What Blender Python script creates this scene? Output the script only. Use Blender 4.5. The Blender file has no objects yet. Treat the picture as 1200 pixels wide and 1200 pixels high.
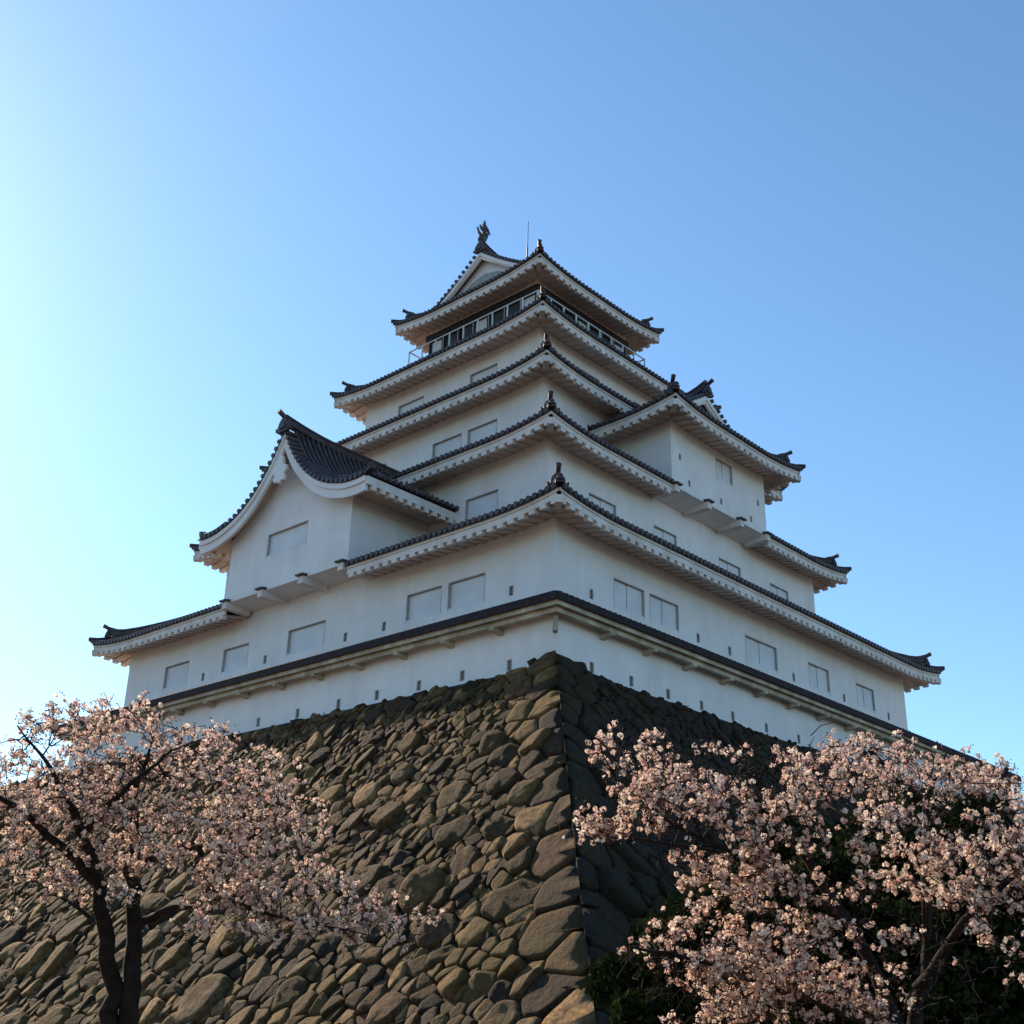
import bpy, math, random
import numpy as np
from mathutils import Vector, Matrix, noise
R = math.radians
rng = random.Random(7)
S = bpy.context.scene
COL = S.collection
G = 11.0            # ground is z = 0, top of the stone base is z = 11; heights below are written from the stone top

# ------------------------------------------------------------------ camera, sky, sun, exposure
Mc = Matrix(((0.7394492, 0.6727929, 0.0237598), (0.2470173, -0.3039835, 0.9200959), (0.6262566, -0.6744951, -0.3909718)))
CAM = Vector((21.3911, -24.8734, -9.4 + G))
cd = bpy.data.cameras.new('camera')
cam = bpy.data.objects.new('camera', cd); COL.objects.link(cam)
cam.matrix_world = Matrix.Translation(CAM) @ Mc.transposed().to_4x4()
cd.sensor_width = 36; cd.sensor_fit = 'HORIZONTAL'; cd.lens = 1420.23 / 1200 * 36
cd.clip_start = 0.1; cd.clip_end = 6000
S.camera = cam

SUN_EL, SUN_A = R(30), R(5)          # elevation; angle of the sun behind the left face's plane
sdir = Vector((-math.cos(SUN_A) * math.cos(SUN_EL), math.sin(SUN_A) * math.cos(SUN_EL), math.sin(SUN_EL)))
w = bpy.data.worlds.new("World"); S.world = w; w.use_nodes = True
nt = w.node_tree; bg = nt.nodes['Background']
sky = nt.nodes.new('ShaderNodeTexSky'); sky.sky_type = 'NISHITA'; sky.sun_disc = False
sky.sun_elevation = SUN_EL
sky.sun_rotation = math.atan2(sdir.x, sdir.y)
sky.air_density = 1.0; sky.dust_density = 0.3; sky.ozone_density = 1.6; sky.altitude = 200
tint = nt.nodes.new('ShaderNodeMix'); tint.data_type = 'RGBA'; tint.blend_type = 'MULTIPLY'; tint.inputs['Factor'].default_value = 1.0
tint.inputs[7].default_value = (0.77, 0.98, 1.07, 1)      # cooler white balance of the sky light
nt.links.new(sky.outputs[0], tint.inputs[6]); nt.links.new(tint.outputs[2], bg.inputs[0]); bg.inputs[1].default_value = 0.13
sl = bpy.data.lights.new('sun', 'SUN'); sl.energy = 5.0; sl.angle = R(0.6); sl.color = (1.0, 0.80, 0.58)
so = bpy.data.objects.new('sun', sl); COL.objects.link(so)
so.rotation_euler = (-sdir).to_track_quat('-Z', 'Y').to_euler(); so.location = (-40, 10, 60)
S.view_settings.view_transform = 'Standard'; S.view_settings.look = 'None'
S.view_settings.exposure = 0.70; S.view_settings.gamma = 1.0

# ------------------------------------------------------------------ materials
def mat(name, color, rough=0.7, vary=0.0, vscale=2.0, bump=0.0, bscale=20.0, color2=None, spec=0.4, metallic=0.0, attr=None, detail=6):
    m = bpy.data.materials.new(name); m.use_nodes = True
    t = m.node_tree; b = t.nodes['Principled BSDF']
    b.inputs['Roughness'].default_value = rough; b.inputs['Metallic'].default_value = metallic
    b.inputs['Specular IOR Level'].default_value = spec
    b.inputs['Base Color'].default_value = (*color, 1)
    tc = t.nodes.new('ShaderNodeTexCoord')
    if vary or color2:
        n = t.nodes.new('ShaderNodeTexNoise'); n.inputs['Scale'].default_value = vscale; n.inputs['Detail'].default_value = detail
        n.inputs['Roughness'].default_value = 0.65
        t.links.new(tc.outputs['Object'], n.inputs['Vector'])
        r = t.nodes.new('ShaderNodeValToRGB'); c2 = color2 or tuple(c * (1 - vary) for c in color)
        r.color_ramp.elements[0].position = 0.35; r.color_ramp.elements[0].color = (*c2, 1)
        r.color_ramp.elements[1].position = 0.62; r.color_ramp.elements[1].color = (*color, 1)
        t.links.new(n.outputs['Fac'], r.inputs['Fac']); t.links.new(r.outputs['Color'], b.inputs['Base Color'])
    if bump:
        n2 = t.nodes.new('ShaderNodeTexNoise'); n2.inputs['Scale'].default_value = bscale; n2.inputs['Detail'].default_value = 5
        t.links.new(tc.outputs['Object'], n2.inputs['Vector'])
        bp = t.nodes.new('ShaderNodeBump'); bp.inputs['Strength'].default_value = bump; bp.inputs['Distance'].default_value = 0.03
        t.links.new(n2.outputs['Fac'], bp.inputs['Height']); t.links.new(bp.outputs['Normal'], b.inputs['Normal'])
    return m
PL = mat('white_plaster', (0.80, 0.755, 0.745), 0.85, color2=(0.72, 0.67, 0.655), vscale=0.55, bump=0.12, bscale=6)
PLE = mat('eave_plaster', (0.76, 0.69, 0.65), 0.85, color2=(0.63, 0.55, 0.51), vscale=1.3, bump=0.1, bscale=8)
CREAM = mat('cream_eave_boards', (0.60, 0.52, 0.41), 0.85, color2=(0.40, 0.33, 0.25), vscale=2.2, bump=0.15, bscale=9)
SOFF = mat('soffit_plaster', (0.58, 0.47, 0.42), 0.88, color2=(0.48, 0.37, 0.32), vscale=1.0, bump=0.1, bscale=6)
SHUT = mat('shutter_plaster', (0.69, 0.685, 0.71), 0.8, color2=(0.61, 0.60, 0.62), vscale=1.1, bump=0.1)
REV = mat('weathered_frame', (0.42, 0.38, 0.36), 0.8, vary=0.3, vscale=5)
TILE = mat('roof_tile', (0.085, 0.062, 0.064), 0.5, spec=0.3, color2=(0.038, 0.028, 0.031), vscale=3.0, bump=0.3, bscale=14)
TILE2 = mat('roof_tile_bed', (0.044, 0.030, 0.032), 0.6, spec=0.2, color2=(0.026, 0.020, 0.022), vscale=4, bump=0.3)
DWOOD = mat('dark_timber', (0.035, 0.026, 0.026), 0.6, vary=0.3, vscale=6)
GREYP = mat('grey_gable_board', (0.34, 0.36, 0.33), 0.8, vary=0.3, vscale=4)
RAIL = mat('pale_railing_paint', (0.62, 0.64, 0.64), 0.45)
RAILD = mat('dark_railing_paint', (0.05, 0.05, 0.06), 0.45)
BRONZE = mat('bronze', (0.09, 0.075, 0.07), 0.4, vary=0.3, metallic=0.3)
GLASS = mat('window_glass', (0.05, 0.065, 0.075), 0.12, spec=0.8)
GAP = mat('wall_core_earth', (0.022, 0.018, 0.012), 0.95, vary=0.4)
BARK = mat('cherry_bark', (0.026, 0.018, 0.015), 0.9, spec=0.15, color2=(0.010, 0.007, 0.006), vscale=9, bump=0.6, bscale=25)
GRASS = mat('ground_gravel', (0.16, 0.13, 0.095), 0.95, color2=(0.10, 0.085, 0.05), vscale=0.4, bump=0.4)

def add_streaks(m, amount):
    t = m.node_tree; b = t.nodes['Principled BSDF']; src = b.inputs['Base Color'].links[0].from_socket
    tc = t.nodes.new('ShaderNodeTexCoord'); mp = t.nodes.new('ShaderNodeMapping'); mp.inputs['Scale'].default_value = (1.7, 1.7, .25)
    n = t.nodes.new('ShaderNodeTexNoise'); n.inputs['Scale'].default_value = 1.0; n.inputs['Detail'].default_value = 8; n.inputs['Roughness'].default_value = .7
    t.links.new(tc.outputs['Object'], mp.inputs['Vector']); t.links.new(mp.outputs['Vector'], n.inputs['Vector'])
    r = t.nodes.new('ShaderNodeValToRGB'); r.color_ramp.elements[0].position = .42; r.color_ramp.elements[0].color = (1 - amount, 1 - amount * 1.08, 1 - amount * 1.2, 1)
    r.color_ramp.elements[1].position = .60; r.color_ramp.elements[1].color = (1, 1, 1, 1)
    mx = t.nodes.new('ShaderNodeMix'); mx.data_type = 'RGBA'; mx.blend_type = 'MULTIPLY'; mx.inputs['Factor'].default_value = 1
    t.links.new(n.outputs['Fac'], r.inputs['Fac']); t.links.new(src, mx.inputs[6]); t.links.new(r.outputs['Color'], mx.inputs[7]); t.links.new(mx.outputs[2], b.inputs['Base Color'])
add_streaks(PL, .055); add_streaks(PLE, .10); add_streaks(CREAM, .3)
TILE3 = mat('coping_tile', (0.040, 0.028, 0.032), 0.75, spec=0.12, vary=0.45, vscale=5, bump=0.3)

def stone_material():
    m = bpy.data.materials.new('boulder_stone'); m.use_nodes = True
    t = m.node_tree; b = t.nodes['Principled BSDF']; b.inputs['Roughness'].default_value = 0.88; b.inputs['Specular IOR Level'].default_value = 0.25
    tc = t.nodes.new('ShaderNodeTexCoord'); at = t.nodes.new('ShaderNodeAttribute'); at.attribute_name = 'tone'
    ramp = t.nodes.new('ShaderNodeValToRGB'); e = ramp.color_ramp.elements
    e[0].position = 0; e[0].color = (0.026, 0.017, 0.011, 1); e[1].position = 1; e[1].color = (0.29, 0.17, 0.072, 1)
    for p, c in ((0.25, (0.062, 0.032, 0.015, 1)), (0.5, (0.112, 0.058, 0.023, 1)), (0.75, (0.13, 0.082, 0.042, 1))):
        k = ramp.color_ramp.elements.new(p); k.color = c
    t.links.new(at.outputs['Fac'], ramp.inputs['Fac'])
    n = t.nodes.new('ShaderNodeTexNoise'); n.inputs['Scale'].default_value = 7; n.inputs['Detail'].default_value = 9; n.inputs['Roughness'].default_value = 0.7
    t.links.new(tc.outputs['Object'], n.inputs['Vector'])
    mx = t.nodes.new('ShaderNodeMix'); mx.data_type = 'RGBA'; mx.blend_type = 'OVERLAY'; mx.inputs['Factor'].default_value = 1.0
    cr = t.nodes.new('ShaderNodeValToRGB'); cr.color_ramp.elements[0].position = .36; cr.color_ramp.elements[0].color = (.12, .12, .12, 1); cr.color_ramp.elements[1].position = .66; cr.color_ramp.elements[1].color = (.80, .78, .74, 1)
    t.links.new(n.outputs['Fac'], cr.inputs['Fac'])
    t.links.new(ramp.outputs['Color'], mx.inputs[6]); t.links.new(cr.outputs['Color'], mx.inputs[7])
    nm = t.nodes.new('ShaderNodeTexNoise'); nm.inputs['Scale'].default_value = 0.45; nm.inputs['Detail'].default_value = 8; nm.inputs['Roughness'].default_value = 0.75
    t.links.new(tc.outputs['Object'], nm.inputs['Vector'])
    mr = t.nodes.new('ShaderNodeValToRGB'); mr.color_ramp.elements[0].position = 0.44; mr.color_ramp.elements[0].color = (0, 0, 0, 1)
    mr.color_ramp.elements[1].position = 0.60; mr.color_ramp.elements[1].color = (0.8, 0.8, 0.8, 1)
    t.links.new(nm.outputs['Fac'], mr.inputs['Fac'])
    m2 = t.nodes.new('ShaderNodeMix'); m2.data_type = 'RGBA'
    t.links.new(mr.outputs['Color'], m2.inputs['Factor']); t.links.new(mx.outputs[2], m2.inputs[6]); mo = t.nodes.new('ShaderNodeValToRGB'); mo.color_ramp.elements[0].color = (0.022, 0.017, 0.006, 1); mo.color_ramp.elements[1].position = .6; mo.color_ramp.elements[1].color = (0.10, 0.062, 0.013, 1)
    t.links.new(at.outputs['Fac'], mo.inputs['Fac']); t.links.new(mo.outputs['Color'], m2.inputs[7])  # moss follows tone too, so the right face's painted shade reaches it
    t.links.new(m2.outputs[2], b.inputs['Base Color'])
    n3 = t.nodes.new('ShaderNodeTexNoise'); n3.inputs['Scale'].default_value = 5; n3.inputs['Detail'].default_value = 10; n3.inputs['Roughness'].default_value = 0.7
    t.links.new(tc.outputs['Object'], n3.inputs['Vector'])
    bp = t.nodes.new('ShaderNodeBump'); bp.inputs['Strength'].default_value = 1.0; bp.inputs['Distance'].default_value = 0.12
    t.links.new(n3.outputs['Fac'], bp.inputs['Height']); t.links.new(bp.outputs['Normal'], b.inputs['Normal'])
    return m
STONE = stone_material()

def petal_material(name, c0, c1, trans):
    m = bpy.data.materials.new(name); m.use_nodes = True
    t = m.node_tree; t.nodes.remove(t.nodes['Principled BSDF']); out = t.nodes['Material Output']
    at = t.nodes.new('ShaderNodeAttribute'); at.attribute_name = 'tone'
    r = t.nodes.new('ShaderNodeValToRGB'); r.color_ramp.elements[0].color = (*c0, 1); r.color_ramp.elements[1].color = (*c1, 1)
    t.links.new(at.outputs['Fac'], r.inputs['Fac'])
    d = t.nodes.new('ShaderNodeBsdfDiffuse'); tr = t.nodes.new('ShaderNodeBsdfTranslucent'); mx = t.nodes.new('ShaderNodeMixShader')
    mx.inputs[0].default_value = trans
    for s in (d, tr): t.links.new(r.outputs['Color'], s.inputs['Color'])
    t.links.new(d.outputs[0], mx.inputs[1]); t.links.new(tr.outputs[0], mx.inputs[2]); t.links.new(mx.outputs[0], out.inputs['Surface'])
    return m
PETAL = petal_material('cherry_petal', (0.62, 0.35, 0.30), (0.97, 0.87, 0.72), 0.50)
LEAF = petal_material('evergreen_leaf', (0.010, 0.014, 0.006), (0.030, 0.042, 0.014), 0.15)
BUD = mat('red_bud_and_calyx', (0.12, 0.045, 0.03), 0.7, vary=0.5)

# ------------------------------------------------------------------ mesh helpers
class MB:
    def __init__(s): s.v = []; s.f = []; s.sm = []
    def add(s, vs, fs, smooth=False):
        o = len(s.v); s.v += [tuple(p) for p in vs]; s.f += [tuple(i + o for i in f) for f in fs]; s.sm += [smooth] * len(fs)
    def quad(s, a, b, c, d): s.add([a, b, c, d], [(0, 1, 2, 3)])
    def hexa(s, p):   # p: 8 points, 4 bottom, 4 top
        s.add(p, [(3, 2, 1, 0), (4, 5, 6, 7), (0, 1, 5, 4), (1, 2, 6, 5), (2, 3, 7, 6), (3, 0, 4, 7)])
    def box(s, x0, x1, y0, y1, z0, z1):
        s.hexa([(x0, y0, z0), (x1, y0, z0), (x1, y1, z0), (x0, y1, z0), (x0, y0, z1), (x1, y0, z1), (x1, y1, z1), (x0, y1, z1)])
    def beam(s, a, b, wd, h, up=Vector((0, 0, 1))):  # centred box from a to b
        a = Vector(a); b = Vector(b); d = (b - a).normalized(); sd = d.cross(up).normalized() * wd / 2; u = sd.cross(d).normalized() * h / 2
        s.hexa([a - sd - u, a + sd - u, b + sd - u, b - sd - u, a - sd + u, a + sd + u, b + sd + u, b - sd + u])
    def sweep(s, pts, wd, h, base=0.0, taper=None):     # boxy ridge: bottom at path + base, rounded top
        P = [Vector(p) for p in pts]; n = len(P); rows = []
        for i, p in enumerate(P):
            d = (P[min(i + 1, n - 1)] - P[max(i - 1, 0)]).normalized(); sd = d.cross(Vector((0, 0, 1))).normalized()
            hh = h if taper is None else h * taper[i]
            rows.append([p + sd * (x * wd) + Vector((0, 0, base + z * hh)) for x, z in ((-.5, 0), (-.5, .55), (-.62, .58), (-.62, .68), (-.4, .72), (-.32, .9), (0, 1), (.32, .9), (.4, .72), (.62, .68), (.62, .58), (.5, .55), (.5, 0))])
        k = len(rows[0]); vs = [q for r in rows for q in r]; fs = []
        for i in range(n - 1):
            for j in range(k):
                a = i * k + j; b = i * k + (j + 1) % k; fs.append((a, b, b + k, a + k))
        fs.append(tuple(range(k))[::-1]); fs.append(tuple((n - 1) * k + j for j in range(k)))
        s.add(vs, fs)
    def tube(s, pts, r, seg=6, cap0=True, cap1=False, radii=None, smooth=True):
        P = [Vector(p) for p in pts]; n = len(P); vs = []
        ref = Vector((0, 0, 1))
        for i, p in enumerate(P):
            d = (P[min(i + 1, n - 1)] - P[max(i - 1, 0)])
            if d.length < 1e-9: d = Vector((0, 0, 1))
            d.normalize()
            if abs(d.dot(ref)) > .95: ref = Vector((1, 0, 0))
            a = d.cross(ref).normalized(); b = a.cross(d)
            rr = r if radii is None else radii[i]
            for k in range(seg):
                t = 2 * math.pi * k / seg; vs.append(p + a * math.cos(t) * rr + b * math.sin(t) * rr)
        fs = []
        for i in range(n - 1):
            for k in range(seg):
                fs.append((i * seg + k, i * seg + (k + 1) % seg, (i + 1) * seg + (k + 1) % seg, (i + 1) * seg + k))
        s.add(vs, fs, smooth)
        if cap0: s.add(vs[:seg], [tuple(range(seg))[::-1]])
        if cap1: s.add(vs[-seg:], [tuple(range(seg))])
    def prism(s, poly, O, U, V, N, th):    # polygon (u,v) at origin O with axes, extruded th along N
        O, U, V, N = Vector(O), Vector(U), Vector(V), Vector(N); k = len(poly)
        a = [O + U * p[0] + V * p[1] for p in poly]; b = [p + N * th for p in a]
        s.add(a + b, [tuple(range(k)), tuple(range(2 * k - 1, k - 1, -1))] + [(i, (i + 1) % k, (i + 1) % k + k, i + k)[::-1] for i in range(k)])
    def build(s, name, m, parent=None, origin=None):
        me = bpy.data.meshes.new(name); o = Vector(origin) if origin is not None else Vector((0, 0, 0))
        base = Vector(parent_world(parent)) if parent else o
        dz = Vector((0, 0, G)) - base
        me.from_pydata([tuple(Vector(v) + dz) for v in s.v], [], s.f)
        me.polygons.foreach_set('use_smooth', s.sm); me.materials.append(m); me.update()
        ob = bpy.data.objects.new(name, me); COL.objects.link(ob)
        if parent: ob.parent = parent
        else: ob.location = base
        return ob
def parent_world(p):
    v = Vector((0, 0, 0))
    while p: v += p.location; p = p.parent
    return v
def tag(o, label=None, cat=None, group=None, kind=None):
    if label: o['label'] = label
    if cat: o['category'] = cat
    if group: o['group'] = group
    if kind: o['kind'] = kind
    return o
def empty(name, loc):
    o = bpy.data.objects.new(name, None); COL.objects.link(o); o.location = loc; return o

# ------------------------------------------------------------------ ground
m = MB(); m.add([(-3000, -3000, -11), (3000, -3000, -11), (3000, 3000, -11), (-3000, 3000, -11)], [(0, 1, 2, 3)])
tag(m.build('ground', GRASS), kind='structure')

# ------------------------------------------------------------------ castle numbers
CX, CY, DL = -14.105, 14.1665, -0.2406
HW = [12.363, 9.701, 7.802, 5.611, 3.608]
HR = [13.557, 10.816, 8.850, 6.732, 4.801]
ZE = [5.20, 9.86, 13.97, 18.12, 22.40]
PN, PLX, PRY = 0.4454, -25.78, 30.58
keep = empty('castle_keep', (CX, CY, G))
tag(keep, 'white five-storey Japanese castle keep with dark tiled roofs standing on the boulder base', 'castle')

class Side:   # k 0: front (-y) 1: right (+x) 2: back (+y) 3: left (-x).  u along the side, r outward from the centre
    def __init__(s, k, cx=CX, cy=CY):
        s.k = k; s.cx = cx; s.cy = cy
        s.N = [Vector((0, -1, 0)), Vector((1, 0, 0)), Vector((0, 1, 0)), Vector((-1, 0, 0))][k]
        s.U = [Vector((1, 0, 0)), Vector((0, 1, 0)), Vector((-1, 0, 0)), Vector((0, -1, 0))][k]
    def P(s, u, r, z): return Vector((s.cx, s.cy, 0)) + s.U * u + s.N * r + Vector((0, 0, z))

def wall_face(mb, sd, r, u0, u1, z0, z1, holes, depth=0.16):
    us = sorted({u0, u1, *[h[0] for h in holes], *[h[1] for h in holes]}); zs = sorted({z0, z1, *[h[2] for h in holes], *[h[3] for h in holes]})
    us = [u for u in us if u0 <= u <= u1]; zs = [z for z in zs if z0 <= z <= z1]
    for a, b in zip(us, us[1:]):
        for c, d in zip(zs, zs[1:]):
            um, zm = (a + b) / 2, (c + d) / 2
            if any(h[0] < um < h[1] and h[2] < zm < h[3] for h in holes): continue
            mb.quad(sd.P(a, r, c), sd.P(b, r, c), sd.P(b, r, d), sd.P(a, r, d))

def window(sd, r, h, parent, slats=1, depth=0.11):
    """one recessed window: weathered reveal frame and plastered shutter"""
    u0, u1, z0, z1 = h; f = MB(); t = 0.035
    def bx(mb, a, b, c, d, ra, rb):
        mb.hexa([sd.P(a, ra, c), sd.P(b, ra, c), sd.P(b, rb, c), sd.P(a, rb, c), sd.P(a, ra, d), sd.P(b, ra, d), sd.P(b, rb, d), sd.P(a, rb, d)])
    bx(f, u0, u0 + t, z0, z1, r - 0.003, r - depth - .04); bx(f, u1 - t, u1, z0, z1, r - 0.003, r - depth - .04)
    bx(f, u0 + t, u1 - t, z1 - t, z1, r - 0.003, r - depth - .04)
    fo = f.build('window', REV, parent)
    p = MB(); n = slats; w = (u1 - u0 - 2 * t) / n
    for i in range(n):
        a = u0 + t + i * w; b = a + w - (0.035 if i < n - 1 else 0)
        bx(p, a, b, z0 + .004, z1 - t, r - depth - .05, r - depth + 0.02 * (i % 2))
    bx(p, u0 + t, u1 - t, z0 - .0, z0 + .09, r - depth + .03, r - 0.004)
    q = p.build('shutter', SHUT, fo)
    if n > 1:
        d = MB()
        for i in range(1, n):
            a = u0 + t + i * w - 0.035; bx(d, a, a + .035, z0 + .09, z1 - t, r - depth - .05, r - depth + .0)
        d.build('shutter_joint', REV, fo)
    return fo
def loophole(sd, r, u, z0, z1, parent, w=.2):
    def bx(mb, a, b, c, d, ra, rb):
        mb.hexa([sd.P(a, ra, c), sd.P(b, ra, c), sd.P(b, rb, c), sd.P(a, rb, c), sd.P(a, ra, d), sd.P(b, ra, d), sd.P(b, rb, d), sd.P(a, rb, d)])
    mb = MB(); bx(mb, u - w / 2, u + w / 2, z0, z1, r - .16, r - .09)
    bx(mb, u - w / 2, u - w / 2 + .035, z0, z1, r - .09, r - .003); bx(mb, u + w / 2 - .035, u + w / 2, z0, z1, r - .09, r - .003)
    bx(mb, u - w / 2 + .035, u + w / 2 - .035, z1 - .035, z1, r - .09, r - .003)
    return mb.build('loophole', REV, parent)

# windows and loopholes per storey and side, in absolute coordinates along the side
WIN = {(0, 0): [(-23.5, -21.72), (-19.31, -17.6), (-15.11, -12.88), (-8.49, -6.75), (-6.45, -4.72)],
       (0, 1): [(5.05, 6.75), (7.04, 8.75), (13.04, 15.3), (17.7, 19.36), (21.68, 23.28)],
       (1, 0): [(-8.47, -6.79)], (1, 1): [(7.05, 8.7), (11.09, 12.64), (15.66, 17.34), (19.69, 21.26)],
       (2, 0): [(-12.52, -10.79), (-10.45, -8.77), (-17.1, -15.41)], (2, 1): [(9.3, 10.9)],
       (3, 0): [(-17.4, -15.64), (-12.66, -10.98)], (3, 1): [(11.2, 12.9), (15.4, 17.1)]}
WZ = [(3.33, 4.36), (7.85, 8.88), (12.2, 13.22), (16.6, 17.58)]
HOLE = {(0, 0): [-20.57, -16.43, -11.68, -9.6, -3.55], (0, 1): [3.89, 9.91, 11.94, 16.48, 20.52, 24.49]}
WB = [-0.4, 6.9, 11.2, 15.4, 20.0]; WT = [5.75, 10.4, 14.5, 18.65, 22.75]
SIDES = [Side(k) for k in range(4)]
for i in range(4):
    hx, hy = HW[i], HW[i] + DL; wm = MB(); hs = {}
    for k, sd in enumerate(SIDES):
        L, D = (hx, hy) if k % 2 == 0 else (hy, hx)
        off = CX if k == 0 else CY
        sg = 1 if k < 2 else -1
        hol = []
        if k < 2:
            for a, b in WIN.get((i, k), []): hol.append((a - off, b - off, WZ[i][0], WZ[i][1]))
            lo = [(c - off - .1, c - off + .1, 3.28, 3.62) for c in HOLE.get((i, k), [])]
        else:
            lo = []
            for a, b in WIN.get((i, k - 2), []): hol.append((a - (CX if k == 2 else CY), b - (CX if k == 2 else CY), WZ[i][0], WZ[i][1]))
        hs[k] = (hol, lo, D)
        wall_face(wm, sd, D, -L, L, WB[i], WT[i], hol + lo)
        if hol or lo:   # dark lining behind the openings
            pass
    wo = wm.build('storey_wall', PL, keep)
    for k, (hol, lo, D) in hs.items():
        for h in hol: window(SIDES[k], D, h, wo, slats=2 if k % 2 else 1)
        for h in lo: loophole(SIDES[k], D, (h[0] + h[1]) / 2, h[2], h[3], wo)

def lift(u, L, amt=.28, ln=3.2):
    d = abs(u) - (L - ln); return amt * (d / ln) ** 2 if d > 0 else 0.0
GAPS = {(0, 0): (-17.78 - CX, -10.42 - CX), (1, 1): (10.83 - CY, 17.78 - CY)}

def onigawara(mb, base, out, sc=1.0, knob=True):
    out = Vector(out).normalized(); U = out.cross(Vector((0, 0, 1))).normalized(); V = Vector((0, 0, 1))
    half = [(.0, -.08), (.3, -.08), (.4, .0), (.42, .12), (.36, .16), (.33, .1), (.27, .1), (.27, .2), (.23, .34), (.17, .42), (.1, .5), (0, .56)]
    poly = [(x * sc, y * sc) for x, y in half] + [(-x * sc, y * sc) for x, y in reversed(half[1:-1])]
    mb.prism(poly, Vector(base) - out * .04, U, V, out, .14 * sc)
    mb.prism([(x * .55, y * .55 + .1 * sc) for x, y in poly], Vector(base) + out * .09, U, V, out, .06 * sc)
    if knob:
        b = Vector(base) + V * .6 * sc
        mb.tube([b + out * .3 * sc + V * .12 * sc, b + out * .05, b - out * .35 * sc - V * .08], .1 * sc, 8, True, True)
        mb.tube([b + out * .3 * sc + V * .12 * sc, b + out * .34 * sc + V * .135 * sc], .115 * sc, 8, True, True)

ZF = 0.50   # fascia bottom to tile bed
def eave_side(sd, L, D, ze, depth, zsurf, parts, gap=None, maxd=None, hip=True, lifton=True, u_range=None, depth_fn=None):
    """tiles, bed, fascia, rafters, soffit of one eave side. zsurf(t metres inward)-> height above eave bed"""
    tb, bed, fa, ra, so_, rbody = parts
    lf = (lambda u: lift(u, L)) if lifton else (lambda u: 0.0)
    ua, ub = u_range or (-L, L)
    def okc(u): return gap is None or not (gap[0] < u < gap[1])
    def dmax(u):
        if depth_fn: return depth_fn(u)
        return min(depth, L - abs(u)) if hip else depth
    # tile rows
    n = int((ub - ua) / .262); 
    for i in range(n + 1):
        u = ua + (i + .5) * (ub - ua) / (n + 1)
        if not okc(u): continue
        dm = dmax(u)
        if dm < .12: dm = .12
        k = max(3, int(dm / .7) + 2); pts = []
        for j in range(k):
            t = -.13 + (dm + .13) * j / (k - 1)
            pts.append(sd.P(u, D - t, ze + ZF + .10 + zsurf(max(t, -.13)) + lf(u) * max(0, 1 - max(t, 0) / 4)))
        tb.tube(pts, .082, 7)
        p0 = pts[0]; tb.tube([p0 + sd.N * .012, p0 - sd.N * .05], .10, 8, True, True)
    # bed (as a slab) in strips
    cuts = sorted({ua, ub, *([gap[0], gap[1]] if gap else []), *[ua + (ub - ua) * i / 60 for i in range(61)]})
    for a, b in zip(cuts, cuts[1:]):
        if not okc((a + b) / 2): continue
        da, db = dmax(a), dmax(b); K = 6
        for j in range(K):
            def pt(u, d, q, dz=0):
                t = -.1 + (d + .1) * q; return sd.P(u, D - t, ze + ZF + .05 + zsurf(t) + lf(u) * max(0, 1 - max(t, 0) / 4) + dz)
            bed.quad(pt(a, da, j / K), pt(b, db, j / K), pt(b, db, (j + 1) / K), pt(a, da, (j + 1) / K))
        bed.quad(pt(a, da, 0, -.07), pt(b, db, 0, -.07), pt(b, db, 0), pt(a, da, 0))
        za, zb = ze + lf(a), ze + lf(b)
        bed.quad(sd.P(a, D + .1, za + ZF - .035), sd.P(a, D - .06, za + ZF - .02), sd.P(b, D - .06, zb + ZF - .02), sd.P(b, D + .1, zb + ZF - .035))
        # fascia band
        fa.hexa([sd.P(a, D, za + .17), sd.P(b, D, zb + .17), sd.P(b, D - .1, zb + .17), sd.P(a, D - .1, za + .17),
                 sd.P(a, D, za + .36), sd.P(b, D, zb + .36), sd.P(b, D - .1, zb + .36), sd.P(a, D - .1, za + .36)])
        fa.hexa([sd.P(a, D + .04, za + .362), sd.P(b, D + .04, zb + .362), sd.P(b, D - .1, zb + .362), sd.P(a, D - .1, za + .362),
                 sd.P(a, D + .04, za + .475), sd.P(b, D + .04, zb + .475), sd.P(b, D - .1, zb + .475), sd.P(a, D - .1, za + .475)])
        # soffit
        ia = min(2.0, L - abs(a) if hip else 2.0); ib = min(2.0, L - abs(b) if hip else 2.0)
        ia = max(ia, .101); ib = max(ib, .101)
        so_.quad(sd.P(a, D - .1, za + .2), sd.P(a, D - ia, za + .2 + .16 * ia), sd.P(b, D - ib, zb + .2 + .16 * ib), sd.P(b, D - .1, zb + .2))
    # rafters
    n = int((ub - ua) / .43)
    for i in range(n):
        u = ua + (i + .5) * (ub - ua) / n
        if not okc(u) or (hip and L - abs(u) < .2): continue
        z = ze + lf(u); e = min(1.9, (L - abs(u)) if hip else 1.9); wd = .115
        def rf(mb, e0, e1, h0, w_):
            mb.hexa([sd.P(u - w_, D - e0, z + h0 + .16 * e0), sd.P(u + w_, D - e0, z + h0 + .16 * e0), sd.P(u + w_, D - e1, z + h0 + .16 * e1), sd.P(u - w_, D - e1, z + h0 + .16 * e1),
                     sd.P(u - w_, D - e0, z + .171 + .16 * e0), sd.P(u + w_, D - e0, z + .171 + .16 * e0), sd.P(u + w_, D - e1, z + .215 + .16 * e1), sd.P(u - w_, D - e1, z + .215 + .16 * e1)])
        rf(fa, .004, .20, .035, wd * 1.08)
        if e > .3: rf(so_, .201, e, .145, wd * .8)

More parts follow.
